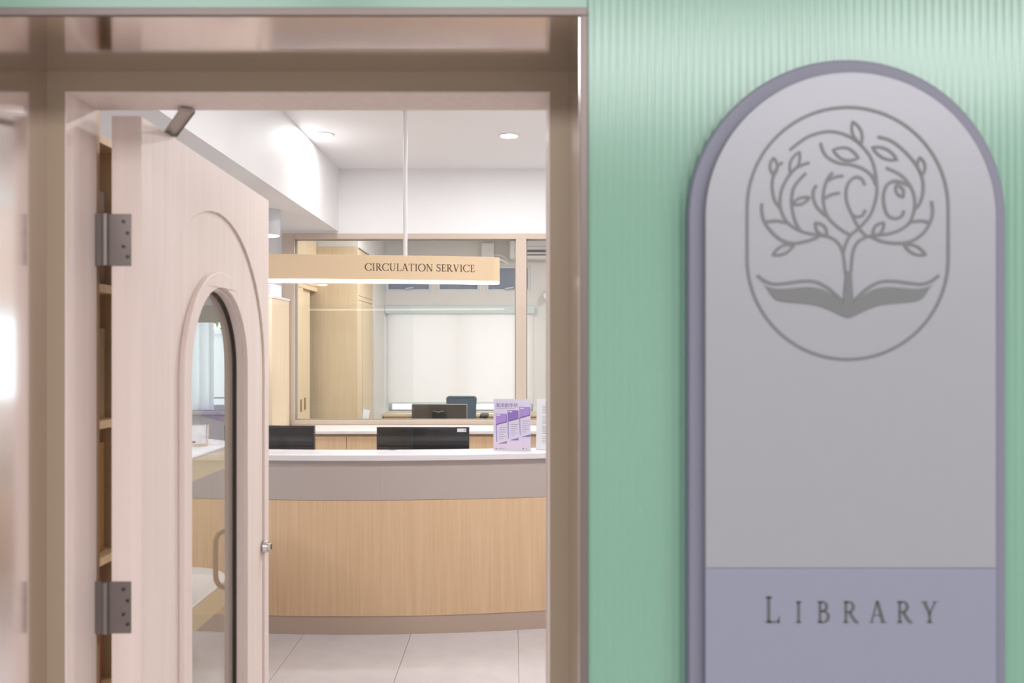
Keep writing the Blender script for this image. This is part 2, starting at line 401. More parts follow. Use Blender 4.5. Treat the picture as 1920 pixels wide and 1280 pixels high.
for z in (1.785, 1.052, .25):
    h = MB().box(-.066, -.0195, -.0035, -.0012, z, z+.103).build('hinge', 'hinge_steel', door, .0008, label='steel butt hinge leaf')
    h2 = MB().cyl((-.0695, -.005, z), (-.0695, -.005, z+.103), .0068, n=16).box(-.0905, -.0700, -.0045, -.002, z, z+.103)
    o = h2.build('knuckle', 'hinge_steel', h); o.matrix_parent_inverse = Matrix()
    for (dx, dz) in ((-.026, .018), (-.034, .038), (-.026, .065), (-.034, .088)):
        o = MB().cyl((dx, -.0034, z+dz), (dx, -.0046, z+dz), .0038, n=12).build('screw', 'dark_screw', h); o.matrix_parent_inverse = Matrix()
lk = MB().cyl((0, .862, 1.01), (.012, .862, 1.01), .019, .017, n=28).cyl((.012, .862, 1.01), (.022, .862, 1.01), .0115, n=20).build('lock_cylinder', 'chrome', door)
o = MB().box(.022, .0235, .8607, .8633, 1.003, 1.017).build('keyhole', 'dark_screw', lk); o.matrix_parent_inverse = Matrix()
hp = spline([(-TH, .80, .905), (-TH-.045, .80, .905), (-TH-.064, .80, .922), (-TH-.068, .80, .95), (-TH-.068, .80, 1.03), (-TH-.064, .80, 1.055), (-TH-.045, .80, 1.072), (-TH, .80, 1.072)], 6)
MB().tube(hp, .0075, 12).build('pull_handle', 'partition_taupe', door, label='rounded taupe pull handle')
ca = MB()
ca.ribbon([(-.005, .155), (.103, -.03)], .028, XY(2.085), .006)
ca.cyl((-.012, .155, 2.075), (-.012, .155, 2.093), .008)
ca.build('closer_arm', 'arm_steel', door, label='flat steel door closer arm')

# ------------------------------------------------------------------ lettering: small serif alphabet drawn as strokes (cap height 1)
T, t = .118, .045
def bw(dx, dy, u): return t+(T-t)*abs(dy)**1.4
def stem(x, y0=0, y1=1, w=T, foot=True, head=True):
    P = [('p', rect(x-w/2, x+w/2, y0, y1))]
    for on, y, s in ((foot, y0, 1), (head, y1, -1)):
        if on: P.append(('p', [(x-w/2-.075, y), (x+w/2+.075, y), (x+w/2+.075, y+s*.03), (x+w/2, y+s*.075), (x-w/2, y+s*.075), (x-w/2-.075, y+s*.03)]))
    return P
def arm(x0, x1, y, s):                         # horizontal arm with beak; s = +1 beak goes up
    return [('p', rect(x0, x1, min(y, y+s*t), max(y, y+s*t))), ('p', [(x1, y), (x1+.02, y+s*.24), (x1-.02, y+s*.24), (x1-.09, y+s*t), (x1-.09, y)])]
def glyph(c):
    if c == 'I': return .42, stem(.21)
    if c == 'L': return .66, stem(.2)+arm(.2, .61, 0, 1)
    if c == 'E': return .66, stem(.2)+arm(.2, .58, 0, 1)+arm(.2, .55, 1, -1)+[('p', rect(.2, .46, .49, .535)), ('p', rect(.44, .475, .40, .63))]
    if c == 'T': return .74, stem(.37, head=False)+[('p', rect(.06, .68, .955, 1)), ('p', [(.02, .74), (.055, .74), (.12, .96), (.06, 1)]), ('p', [(.72, .74), (.685, .74), (.62, .96), (.68, 1)])]
    if c == 'R': return .80, stem(.2)+[('r', [(.2, .978), (.34, .978)]+arc(.34, .745, .21, .233, 90, -90, 14)+[(.2, .512)], bw), ('r', [(.36, .52), (.50, .28), (.64, .06), (.74, .02), (.80, .02)], lambda dx, dy, u: T*(1-.55*max(0, u-.6)/.4))]
    if c == 'B': return .72, stem(.2)+[('r', [(.2, .978), (.32, .978)]+arc(.32, .76, .19, .218, 90, -90, 14)+[(.2, .542)], bw), ('r', [(.2, .542), (.34, .542)]+arc(.34, .282, .25, .26, 90, -90, 14)+[(.2, .022)], bw)]
    if c == 'A': return .82, [('r', [(.13, .03), (.395, 1.0)], t*1.1), ('r', [(.40, 1.02), (.68, .03)], T), ('p', rect(.21, .60, .33, .372)), ('p', rect(.02, .26, 0, .038)), ('p', rect(.55, .84, 0, .038))]
    if c == 'V': return .82, [('r', [(.15, .97), (.42, .0)], T), ('r', [(.41, .0), (.69, .97)], t*1.1), ('p', rect(.0, .30, .962, 1)), ('p', rect(.57, .81, .962, 1))]
    if c == 'Y': return .78, stem(.39, 0, .46, head=False)+[('r', [(.14, .97), (.39, .42)], T), ('r', [(.39, .42), (.65, .97)], t*1.1), ('p', rect(.0, .28, .962, 1)), ('p', rect(.53, .78, .962, 1))]
    if c == 'N': return .92, stem(.18, w=t)+stem(.74, w=t, foot=False)+[('r', [(.17, .99), (.74, .0)], T)]
    if c == 'U': return .86, stem(.2, .34, 1, foot=False)+stem(.68, .34, 1, w=t, foot=False)+[('r', [(.2, .36)]+arc(.43, .31, .235, .29, 180, 360, 20)+[(.68, .36)], lambda dx, dy, u: t+(T-t)*abs(dy)**1.2*(1 if u < .5 else .15)+.012)]
    if c == 'O': return .96, [('c', arc(.48, .5, .40, .50, 0, 354, 44), bw)]
    if c == 'C': return .86, [('r', arc(.49, .5, .42, .49, 42, 318, 36), bw), ('p', [(.79, .66), (.83, .66), (.84, .97), (.80, .97)]), ('p', [(.80, .10), (.83, .12), (.83, .28), (.80, .2)])]
    if c == 'S': return .60, [('r', spline([(.50, .80), (.44, .94), (.30, .98), (.16, .92), (.11, .77), (.19, .62), (.33, .52), (.46, .41), (.51, .25), (.44, .08), (.29, .02), (.14, .07), (.07, .22)], 6), lambda dx, dy, u: t+(T-t)*max(0, 1-abs(u-.5)*2.4)), ('p', [(.49, .70), (.52, .70), (.52, 1), (.49, 1)]), ('p', [(.055, 0), (.085, 0), (.085, .30), (.055, .30)])]
    return .34, []
def letter(c, ox, oy, size, m, h):             # m maps (a, b, height)
    w, parts = glyph(c); mb = MB()
    f = lambda a, b, d: m(ox+a*size, oy+b*size, d)
    for p in parts:
        if p[0] == 'p':
            mb.prism(p[1], 0, h, f)
        else: mb.ribbon(p[1], p[2], f, h, p[0] == 'c')
    return w*size, mb
def text_width(s, size, track): return sum(glyph(c)[0]*size+track for c in s)-track

# ------------------------------------------------------------------ library sign on the fluted wall
SX0, SX1 = .269, .752; SXc = (SX0+SX1)/2; SR = (SX1-SX0)/2
STOP = EYE+.440; SBOT = EYE-.86
sg = thing('wall_sign', (SXc, YW, SBOT), 'tall arched silver and slate wall sign with tree emblem', 'sign')
MB().prism(arched(SXc, SR, STOP, SBOT, 48), YW-.032, YW-.002, XZ(0)).build('backing_plate', 'sign_slate', sg, .003, label='slate grey arched backing plate')
FR, FT = SR-.0225, STOP-.0235; FBOT = SBOT+.0225; ZS = EYE-(1065-653)*1.205/1500
FY = YW-.045
MB().prism([(SXc-FR, ZS), (SXc+FR, ZS)]+arc(SXc, FT-FR, FR, FR, 0, 180, 48), FY, FY+.012, XZ(0)).build('face_plate', 'sign_silver', sg, .0012, label='satin silver arched face')
MB().box(SXc-FR, SXc+FR, FY, FY+.012, FBOT, ZS-.0006).build('name_plate', 'sign_lavender', sg, .0012, label='lavender grey lower panel')
px = 1.205/1500
def SM(a, b, d): return ((a-960)*px, FY-d, EYE+(653-b)*px)          # photograph scale on the sign's own face
def EM(a, b, d): return SM(1380+a/4.5714, 180+b/4.5714, d)
em = MB(); sw = 27; EH = .0006
em.ribbon(arc(957, 1395, 862, 862, 0, 180, 40)+arc(957, 959, 862, 862, 180, 360, 40), sw, EM, .0008, True)
S = [[(938,1520),(925,1400),(905,1310),(860,1245),(790,1205),(700,1190),(600,1172),(510,1135),(430,1070),(382,960),(385,830),(430,720),(500,630),(570,590),(630,572)],
 [(985,1510),(1000,1347),(1040,1257),(1110,1212),(1180,1195),(1300,1182),(1400,1150),(1490,1080),(1530,960),(1525,850),(1480,750),(1400,670),(1285,615)],
 [(922,1340),(940,1270),(980,1195),(1060,1125),(1150,1020),(1200,880),(1207,760),(1187,620),(1150,520),(1080,430),(1000,365),(900,320),(780,305),(640,340),(540,400),(460,465)],
 [(1130,1212),(1060,1140),(990,1010),(948,900),(945,800),(975,730),(1030,695),(1080,715),(1105,765)], [(990,1010),(1030,1035),(1080,1025),(1110,975)],
 [(1197,760),(1160,680),(1080,620),(980,588),(880,575),(790,530),(745,470),(725,400)],
 [(975,1190),(880,1130),(790,1040),(752,930),(750,830),(780,720),(830,655)], [(790,725),(850,695),(920,685)], [(755,880),(820,845),(890,830)],
 [(775,1030),(700,960),(665,880),(665,810),(690,765)], [(560,1165),(510,1080),(480,960),(480,850),(510,760),(600,660)],
 [(380,960),(330,890),(310,780),(320,690),(360,600),(400,570)], [(1215,350),(1330,385),(1450,480),(1550,600),(1600,720),(1600,840),(1570,930),(1535,970)],
 [(1490,770),(1420,740),(1350,730),(1290,770),(1265,850),(1270,940),(1300,1020),(1360,1050),(1420,1030),(1440,980)],
 [(1675,900),(1685,1000),(1660,1090),(1600,1180),(1500,1245),(1380,1262),(1250,1245),(1150,1200)], [(1660,1085),(1580,1070),(1500,1080)],
 [(222,920),(222,1000),(250,1090),(320,1180),(400,1240),(500,1262),(620,1240),(710,1205)], [(255,1080),(340,1070),(430,1085)],
 [(180,1537),(250,1587),(330,1612),(450,1602),(570,1587),(680,1592),(780,1640),(850,1697),(910,1755)],
 [(1740,1537),(1670,1587),(1590,1612),(1470,1602),(1350,1587),(1240,1592),(1140,1640),(1070,1697),(1010,1755)]]
for s in S: EH += .00002; em.ribbon(spline(s, 7), sw, EM, EH)
LF = [((480,928),(632,870),26), ((325,680),(322,528),32), ((465,660),(543,478),36), ((1075,412),(1000,218),38), ((1050,532),(832,462),52), ((1168,438),(1382,548),40),
      ((1602,672),(1575,524),32), ((1432,868),(1375,758),30), ((500,1272),(314,1362),34), ((1440,1274),(1626,1362),34), ((780,1195),(680,1085),36), ((1175,1195),(1266,1085),36)]
for (a, b, w) in LF:                            # leaf: two bowed edges from stalk to tip
    a = Vector(a); b = Vector(b); d = b-a; nrm = Vector((-d.y, d.x)).normalized()
    loop = [a+d*u+nrm*w*math.sin(PI*u)**.9 for u in [i/12 for i in range(13)]]+[a+d*u-nrm*w*math.sin(PI*u)**.9 for u in [i/12 for i in range(11, 0, -1)]]
    EH += .00002; em.ribbon([tuple(p) for p in loop], sw*.85, EM, EH, True)
bk = [(205,1567),(260,1630),(380,1652),(520,1642),(640,1637),(740,1657),(830,1707),(915,1775),(933,1700),(938,1515)]
bt = [(960,1902),(900,1882),(820,1842),(700,1797),(560,1777),(400,1762),(330,1737),(270,1657)]
tops = spline(bk[:8], 4)+bk[8:]
for mir in (0, 1):                              # the open book, one filled half at a time, as a strip between upper and lower edge
    up = spline(bk[:8], 5); lo = spline([(205,1567)]+bt[::-1], 5)
    up = up+[(920,1790),(962,1790)]
    n = 40
    def samp(P, u):
        k = u*(len(P)-1); i = min(int(k), len(P)-2); f = k-i
        return (P[i][0]*(1-f)+P[i+1][0]*f, P[i][1]*(1-f)+P[i+1][1]*f)
    vs = []
    for i in range(n+1):
        for P in (up, lo):
            a, b = samp(P, i/n)
            if mir: a = 1920-a
            vs.append(EM(a, b, .0014+.00004*mir))
    em.add(vs, [(2*i, 2*i+1, 2*i+3, 2*i+2) for i in range(n)])
em.prism([(936,1500),(912,1800),(1010,1800),(988,1500)], 0, .0015, EM)
em.build('emblem', 'emblem_grey', sg, smooth=0, label='grey line emblem of a tree growing from an open book')
# LIBRARY: large L, small capitals
T, t = .15, .062; SMf = lambda a, b, d: SM(a, -b, d)
for i, c in enumerate('LIBRARY'):
    size = 49 if i == 0 else 40
    w = [1434, 1491, 1531.5, 1580, 1629.5, 1681, 1727.5][i]; T, t = .15, .062
    _, mb = letter(c, w-{'A': .02, 'Y': 0}.get(c, .05)*size, -1167, size, SMf, .0008)
    mb.build('letter', 'letter_grey', sg, smooth=0)

T, t = .14, .055
# ------------------------------------------------------------------ service counter
CX0, CXc, CY0, CR = -2.6, -.93, 4.525, 6.1
def cy(x, off=0):                              # y of the curved front at x, moved back by off
    r = CR-off
    return CY0+CR-math.sqrt(r*r-(x-CXc)**2)
def plan(x0, x1, f, b, n=24):
    xs = [x0+(x1-x0)*i/n for i in range(n+1)]
    return [(x, cy(x, f)) for x in xs]+[(x, cy(x, b)) for x in reversed(xs)]
C0, C1 = -2.35, 1.35
sc = thing('service_counter', (-.3, 4.9, 0), 'curved oak library service counter with white worktop and taupe band', 'counter')
MB().prism(plan(C0, C1, -.02, .22, 40), .985, 1.02, XY(0)).build('worktop', 'white_solid', sc, .004, label='white solid worktop')
seams = [C0, -1.72, -.745, .46, C1]
for a, b in zip(seams, seams[1:]):
    MB().prism(plan(a+.0002, b-.0002, 0, .03), .762, .985, XY(0)).build('upper_band', 'taupe_band', sc)
    MB().prism(plan(a+.0002, b-.0002, 0.001, .03), .105, .760, XY(0)).build('front_panel', 'oak', sc)
MB().prism(plan(C0, C1, .004, .03, 40), 0, .105, XY(0)).build('plinth', 'taupe_plinth', sc)
MB().prism(plan(C0, C1, .034, .05, 40), .0, .984, XY(0)).build('carcass', 'oak', sc)
for x in (C0, C1-.03): MB().prism(plan(x, x+.03, .052, .21, 3), 0, .984, XY(0)).build('end_panel', 'oak', sc)
sd = thing('staff_desk', (-.3, 5.2, 0), 'low white staff desk behind the curved service counter', 'desk')
MB().prism(plan(C0, C1, .23, .90, 40), .71, .74, XY(0)).build('desktop', 'white_solid', sd, .003)
for x in (C0+.02, -.6, C1-.05): MB().prism(plan(x, x+.03, .25, .88, 3), 0, .709, XY(0)).build('side_panel', 'oak', sd)

# clear guard screens standing on the counter
def guard(x0, x1, label):
    yb = cy((x0+x1)/2, .16)
    g = thing('guard_screen', ((x0+x1)/2, yb, 1.02), label, 'screen', 'clear screens on the counter')
    MB().prism([(x0, 1.026), (x1, 1.026)]+arc(x1-.05, 1.877-.05, .05, .05, 0, 90, 8)+arc(x0+.05, 1.877-.05, .05, .05, 90, 180, 8), yb-.0025, yb+.0025, XZ(0)).build('pane', 'screen_glass', g)
    m = MB()
    for x in (x0+.12, x1-.12): MB().box(x-.02, x+.02, yb-.03, yb+.03, 1.02, 1.026).build('foot', 'screen_glass', g)
guard(-1.9, -.58, 'clear acrylic guard screen standing on the counter behind the hanging sign')
guard(.0, 1.2, 'clear acrylic guard screen on the counter behind the purple flyer')

# monitors on the staff desk (backs towards the door)
def monitor(xc, yc, w, top, h, label, tilt=0, sticker=False, desk=.74):
    g = thing('computer_monitor', (xc, yc, desk), label, 'monitor', rz=tilt, local=True)
    zt = top-desk
    hs = MB().prism([(-w/2, zt-h), (w/2, zt-h), (w/2, zt-.0), (-w/2, zt-.0)], -.016, .012, lambda a, b, d: (a, d, b)).build('housing', 'monitor_black', g, .003)
    MB().prism([(-w/2+.008, zt-h+.010), (w/2-.008, zt-h+.010), (w/2-.008, zt-.010), (-w/2+.008, zt-.010)], -.019, -.0161, lambda a, b, d: (a, d, b)).build('back_cover', 'monitor_gloss', g, .002, label='glossy black back cover')
    MB().box(-w/2+.01, w/2-.01, .0122, .0135, zt-h+.02, zt-.01).build('screen', 'gasket', g)
    MB().cyl((0, -.045, .008), (0, -.03, zt-h*.6), .018).box(-.04, .04, -.05, -.0165, zt-h*.68, zt-h*.52).build('neck', 'monitor_black', g)
    MB().prism(arc(0, 0, .12, .09, 0, 345, 23), 0, .01, lambda a, b, d: (a, b-.02, d)).build('stand_base', 'monitor_black', g, .002)
    if sticker:
        s = MB().box(w/2-.075, w/2-.018, -.0212, -.0192, zt-.030, zt-.008).build('asset_sticker', 'sticker', g, label='small white asset sticker')
        o = MB().cyl((w/2-.028, -.0211, zt-.019), (w/2-.028, -.0216, zt-.019), .005).build('sticker_mark', 'ink_grey', s); o.matrix_parent_inverse = Matrix()
    return g
Ym = 5.02
monitor((793.5-960)*Ym/1500, Ym, 173*Ym/1500, EYE-(800-653)*Ym/1500, .35, 'wide black computer monitor with white sticker behind the counter', 0, True)
monitor(-1.52, Ym+.0, .575, EYE-(797-653)*Ym/1500, .35, 'black computer monitor behind the counter beside the open door', math.radians(-3))

# acrylic stands with flyers
def flyer_frame(name, xc, yc, label, rz, tilt, mk):
    g = thing(name, (xc, yc, 1.02), label, 'flyer stand', rz=rz, local=True)
    w, h = .218, .300
    def L(a, b, d): return (a, -d*math.cos(tilt)+b*math.sin(tilt), .004+b*math.cos(tilt)+d*math.sin(tilt))
    MB().prism(rect(-w/2, w/2, 0, h), -.0015, 0.0, L).build('paper', mk, g)
    MB().prism(rect(-w/2-.002, w/2+.002, -.002, h+.002), .001, .0025, L).build('front_sheet', 'screen_glass', g)
    MB().box(-w/2, w/2, -.003, .08, 0, .003).build('stand_foot', 'screen_glass', g)
    return g, L
g, L = flyer_frame('flyer_stand', .0, 4.68, 'purple workshop flyer in a clear stand on the counter', 0, math.radians(7), 'paper_lilac')
w, h = .218, .300
U = lambda a, b, d: L(-w/2+a*w, h*(1-b), d)
def ink(pts, m, d=.0005): MB().prism(pts, 0, d, U).build('print', m, g, smooth=0)
cu = bpy.data.curves.new('t', 'FONT'); cu.body = '海洋創作坊'; cu.size = 1
to = bpy.data.objects.new('t', cu); tm = bpy.data.meshes.new_from_object(to); bpy.data.objects.remove(to)
xs = [v.co.x for v in tm.vertices]; ys = [v.co.y for v in tm.vertices]
sxw = (max(xs)-min(xs)); syh = (max(ys)-min(ys))
for v in tm.vertices:
    v.co = Vector(U(.055+(v.co.x-min(xs))/sxw*.60, .165-(v.co.y-min(ys))/syh*.088, .0006))
link('title', tm, 'ink_dark_purple', g)
ink(rect(.06, .56, .176, .188), 'ink_grey')
cols = [(.06, .285, 0), (.375, .22, 1), (.69, .155, 2)]
for (a, b, i) in cols:
    ink([(a, b), (a+.28, b), (a+.285, b+.165), (a+.005, b+.22)], 'ink_violet' if i != 1 else 'ink_purple')
    ink([(a+.28, b+.0), (a+.297, b+.02), (a+.300, b+.172), (a+.283, b+.165)], 'ink_dark_purple', .0007)
    ink([(a+.005, b+.205), (a+.3, b+.150), (a+.3, b+.172), (a+.005, b+.228)], 'ink_dark_purple', .0007)
    ink(rect(a+.02, a+.13, b+.02, b+.036), 'paper_white', .0007)
    ink([(a+.006, b+.22), (a+.028, b+.22), (a+.04, b+.55), (a+.022, b+.55)], 'ink_purple')
    for k in range(6): ink(rect(a+.09, a+.09+(.2, .16, .19, .12, .18, .1)[k], b+.27+k*.042, b+.281+k*.042), 'ink_grey')
    ink([(a+.06, b+.585), (a+.30, b+.535), (a+.30, b+.585)], 'ink_purple')
ink(rect(.03, .97, .835, .90), 'ink_pink')
ink(rect(.03, .97, .915, .93), 'ink_pink')
for a in (.08, .80): MB().cyl(U(a, .965, 0), U(a, .965, .0006), .0042, n=12).build('print', 'ink_purple', g)
for k in range(2): ink(rect(.13+.72*k, .30+.62*k, .955, .968), 'ink_grey')
g, L = flyer_frame('notice_stand', .25, 4.72, 'white text notice in a clear stand beside the purple flyer', math.radians(-8), math.radians(9), 'paper_white')
U = lambda a, b, d: L(-w/2+a*w, h*(1-b), d)
ink(rect(.24, .76, .075, .098), 'ink_black')
for k in range(22):
    if k % 6 == 5: continue
    ink(rect(.16, .16+(.68, .66, .6, .68, .5)[k % 5], .14+k*.034, .151+k*.034), 'ink_grey')

# ------------------------------------------------------------------ hanging sign
HZ0, HZ1 = 2.03, 2.176
def hy(x): return 4.70+(x+1.9)**2/(2*9.5)
hs = thing('hanging_sign', (-1.3, 4.8, HZ0), 'long tan hanging sign with lettering over the counter', 'sign')
HX0, HX1, HD = -3.1, -.075, .11
def hplan(ins):
    xs = [HX0+.055+(HX1-.055-HX0-.055)*i/40 for i in range(41)]
    fr = [(x, hy(x)+ins) for x in xs]; bk_ = [(x, hy(x)+HD-ins) for x in reversed(xs)]
    r = HD/2-ins
    e1 = [(HX1-.055+r*math.cos(a), hy(HX1-.055)+HD/2+r*math.sin(a)) for a in [(-90+180*i/12)*PI/180 for i in range(1, 12)]]
    e0 = [(HX0+.055+r*math.cos(a), hy(HX0+.055)+HD/2+r*math.sin(a)) for a in [(90+180*i/12)*PI/180 for i in range(1, 12)]]
    return fr+e1+bk_+e0
MB().prism(hplan(0), HZ0, HZ1, XY(0)).build('body', 'sign_tan', hs, .002)
MB().prism(hplan(.003), HZ0-.014, HZ0-.0005, XY(0)).build('light_strip', 'led', hs, label='glowing white strip along the underside')
for x in (-.645, -2.5):
    MB().cyl((x, hy(x)+HD/2, HZ1), (x, hy(x)+HD/2, CEIL if x > -1.41 else SOFF), .0125).build('rod', 'rod_white', hs, label='slim white hanging rod')
    MB().cyl((x, hy(x)+HD/2, (CEIL if x > -1.41 else SOFF)-.02), (x, hy(x)+HD/2, CEIL if x > -1.41 else SOFF), .03).build('canopy', 'rod_white', hs)
def HM(a, b, d): return (a, hy(a)-d, b)
size = .0435; txt = 'CIRCULATION SERVICE'
x0 = (684-960)*hy(-.85)/1500; x1 = (891-960)*hy(-.2)/1500
raw = text_width(txt, size, 0); kx = (x1-x0)/raw
ox = x0; zb = EYE+(653-508.5)*hy(-.5)/1500
for c in txt:
    wd, mb = letter(c, 0, 0, size, lambda a, b, d, ox=ox: HM(ox+a*kx, zb+b, d), .0008)
    if c != ' ': mb.build('letter', 'letter_brown', hs, smooth=0)
    ox += wd*kx

# ------------------------------------------------------------------ back cabinets under the partition
ct = tag(MB().box(-1.78, 1.99, 6.02, YP-.012, .975, 1.0).build('cabinet_worktop', 'white_solid', None, .003), 'white worktop on the low oak cabinets below the glazing', 'worktop')
for i in range(5):
    a = -1.70+i*.9-.0; b = min(a+.9, 1.99)
    if i == 0: a0 = -1.78
    else: a0 = a
    if b-a < .3: continue
    lab = ['low oak cabinet under the white worktop at its post end', 'low oak cabinet behind the black monitor with white sticker', 'low oak cabinet behind the purple flyer', 'low oak cabinet further along the white worktop', 'low oak cabinet at the window wall end'][i]
    g = thing('low_cabinet', ((a+b)/2, 6.25, 0), lab, 'cabinet', 'low cabinets behind the counter')
    MB().box(a0+.001, b-.001, 6.06, YP-.012, .08, .974).build('carcass', 'oak', g)
    MB().box(a0+.001, b-.001, 6.10, YP-.012, 0, .08).build('plinth', 'taupe_plinth', g)
    for k in (0, 1):
        d0 = a+k*.45
        d = MB().box((a0 if k == 0 else d0)+.0015, min(d0+.45, b)-.0015, 6.04, 6.059, .085, .955).build('door', 'oak', g, .001)

# narrow bookcase at the partition end
g = thing('bookcase', (-1.95, 6.2, 0), 'narrow oak bookcase beside the partition post with white top', 'bookcase')
MB().box(-2.06, -1.80, 6.0, 6.02, 0, 2.0).build('end_panel', 'oak_pale', g)
MB().box(-2.06, -2.04, 6.02, 6.47, 0, 2.0).box(-1.82, -1.80, 6.02, 6.47, 0, 2.0).build('side_panel', 'oak_pale', g)
MB().box(-2.065, -1.795, 5.995, 6.475, 2.0, 2.02).build('top', 'white_solid', g, .002)
for z in (.1, .5, .9, 1.3, 1.65): MB().box(-2.04, -1.82, 6.02, 6.47, z, z+.02).build('shelf', 'oak_pale', g)
g = thing('leaflet_box', (-1.9, 6.2, 2.02), 'grey and white printed leaflet box on the narrow bookcase', 'box')
MB().box(-2.0, -1.815, 6.08, 6.3, 2.02, 2.11).build('box_body', 'paper_white', g, .003)
for k in range(5): MB().box(-1.98, -1.83, 6.0785, 6.0799, 2.035+k*.014, 2.041+k*.014).build('print', 'ink_grey', g)

# ------------------------------------------------------------------ ceiling lights
def downlight(x, y, z, label, power=19, grp='recessed ceiling downlights', lamp='downlight_lamp'):
    g = thing('downlight', (x, y, z), label, 'ceiling light', grp)
    me = holes(arc(x, y, .072, .072, 0, 350, 35), [arc(x, y, .060, .060, 0, 350, 35)], .006, XY(z-.006)); link('ring', me, 'white_solid', g, .001)
    MB().cyl((x, y, z-.003), (x, y, z-.0005), .0598, n=32).build('lens', 'led_white', g)
    area(lamp, (x, y, z-.008), .11, power, (.97, .985, 1), shape='DISK')
for x, y, lab in [(-1.286, 5.46, 'recessed round downlight glowing beside the ceiling beam'), (-.02, 5.49, 'recessed round downlight glowing out in the open ceiling'), (1.25, 5.49, 'recessed round downlight nearest the right-hand wall'),
                  (-.02, 3.4, 'recessed round downlight over the entrance floor'), (1.25, 3.4, 'recessed round downlight over the floor by the window wall')]:
    seen = y > 5 and x < 1                     # the others hang over the room right of and in front of the doorway view
    downlight(x, y, CEIL, lab, 8 if x < -1 else 13 if y > 5 else 24, lamp='downlight_lamp' if seen else 'downlight_%s_%s_offscreen' % ('right' if x > 1 else 'entrance', 'counter' if y > 5 else 'floor'))
for i, (x, y) in enumerate([(-1.67, 5.5), (-2.3, 3.4)]):
    g = thing('cylinder_lamp', (x, y, SOFF), ['pale grey cylinder lamp on the soffit near the beam edge', 'pale grey cylinder lamp on the soffit behind the open door'][i], 'ceiling light', 'surface cylinder lamps')
    MB().cyl((x, y, SOFF-.175), (x, y, SOFF), .075, n=32).build('housing', 'lamp_grey', g, .002)
    MB().cyl((x, y, SOFF-.178), (x, y, SOFF-.1752), .066, n=32).build('lens', 'led_white', g)
    area('cylinder_lamp_light' if i == 0 else 'cylinder_lamp_reading_offscreen', (x, y, SOFF-.182), .12, 9, (.98, .985, 1), shape='DISK')
for i, (x, y) in enumerate(CORRIDOR_LAMPS):
    g = thing('ceiling_panel_light', (x, y, 2.85), 'unseen light panel added in the corridor ceiling, enlarged to wash the wall', 'ceiling light', 'added corridor light panels')
    MB().box(x-.54, x+.54, y-.5, y+.5, 2.838, 2.85).build('frame', 'white_solid', g, .002)
    MB().box(x-.52, x+.52, y-.48, y+.48, 2.835, 2.8378).build('diffuser', 'white_solid', g)

for i, (x, y) in enumerate(OFFICE_LAMPS):
    g = thing('ceiling_panel_light', (x, y, 2.95), 'square light panel in the office ceiling', 'ceiling light', 'office light panels')
    MB().box(x-.31, x+.31, y-.31, y+.31, 2.90, 2.95).build('frame', 'white_solid', g, .002)
    MB().box(x-.29, x+.29, y-.29, y+.29, 2.895, 2.8998).build('diffuser', 'white_solid', g)

# ------------------------------------------------------------------ office: wardrobes, windows, desk
g = thing('sliding_wardrobe', (-2.05, 7.2, 0), 'oak wardrobe with sliding doors left slightly open', 'wardrobe')
MB().box(-2.2, -2.19, 6.62, 7.8, 0, 2.9).box(-2.2, -1.93, 6.62, 6.64, 0, 2.9).box(-2.19, -1.93, 6.64, 7.8, 2.18, 2.20).build('carcass', 'oak_pale', g)
d = MB().box(-1.925, -1.905, 6.65, 7.30, .03, 2.17).build('sliding_door', 'oak_pale', g, .002); 
MB().box(-1.9045, -1.897, 7.20, 7.23, 1.05, 1.16).build('handle', 'glass_rim', d).matrix_parent_inverse = Matrix()
d = MB().box(-1.955, -1.935, 7.16, 7.66, .03, 2.17).build('sliding_door', 'oak_pale', g, .002)
MB().box(-1.9345, -1.925, 7.45, 7.475, 1.05, 1.16).build('handle', 'glass_rim', d).matrix_parent_inverse = Matrix()
MB().box(-1.93, -1.90, 6.62, 7.8, 2.17, 2.21).build('track', 'oak_pale', g)
for a, b in ((6.63, 7.02), (7.023, 7.41), (7.413, 7.795)): MB().box(-1.93, -1.905, a, b, 2.215, 2.72).build('upper_door', 'oak_pale', g, .002)
g = thing('tall_cabinet', (-1.85, 8.2, 0), 'tall oak cabinet with a plain end panel beside the office window', 'cabinet')
MB().box(-2.2, -1.505, 7.802, 7.83, 0, 2.61).build('end_panel', 'oak_pale', g, .001)
MB().box(-2.2, -1.54, 7.83, 8.70, 0, 2.60).build('carcass', 'oak_pale', g)
MB().box(-1.539, -1.515, 7.832, 8.70, 2.10, 2.14).build('rail', 'oak_pale', g)
for a, b in ((7.833, 8.70),): MB().box(-1.539, -1.515, a, b, 2.145, 2.60).build('upper_door', 'oak_pale', g, .001)
MB().box(-1.539, -1.515, 7.833, 8.08, .08, 2.095).build('door', 'oak_pale', g, .001)
MB().box(-1.539, -1.512, 8.12, 8.155, .08, 2.095).build('stile', 'oak_pale', g, .001)
MB().box(-1.539, -1.515, 8.16, 8.70, .08, 2.095).build('door', 'oak_pale', g, .001)

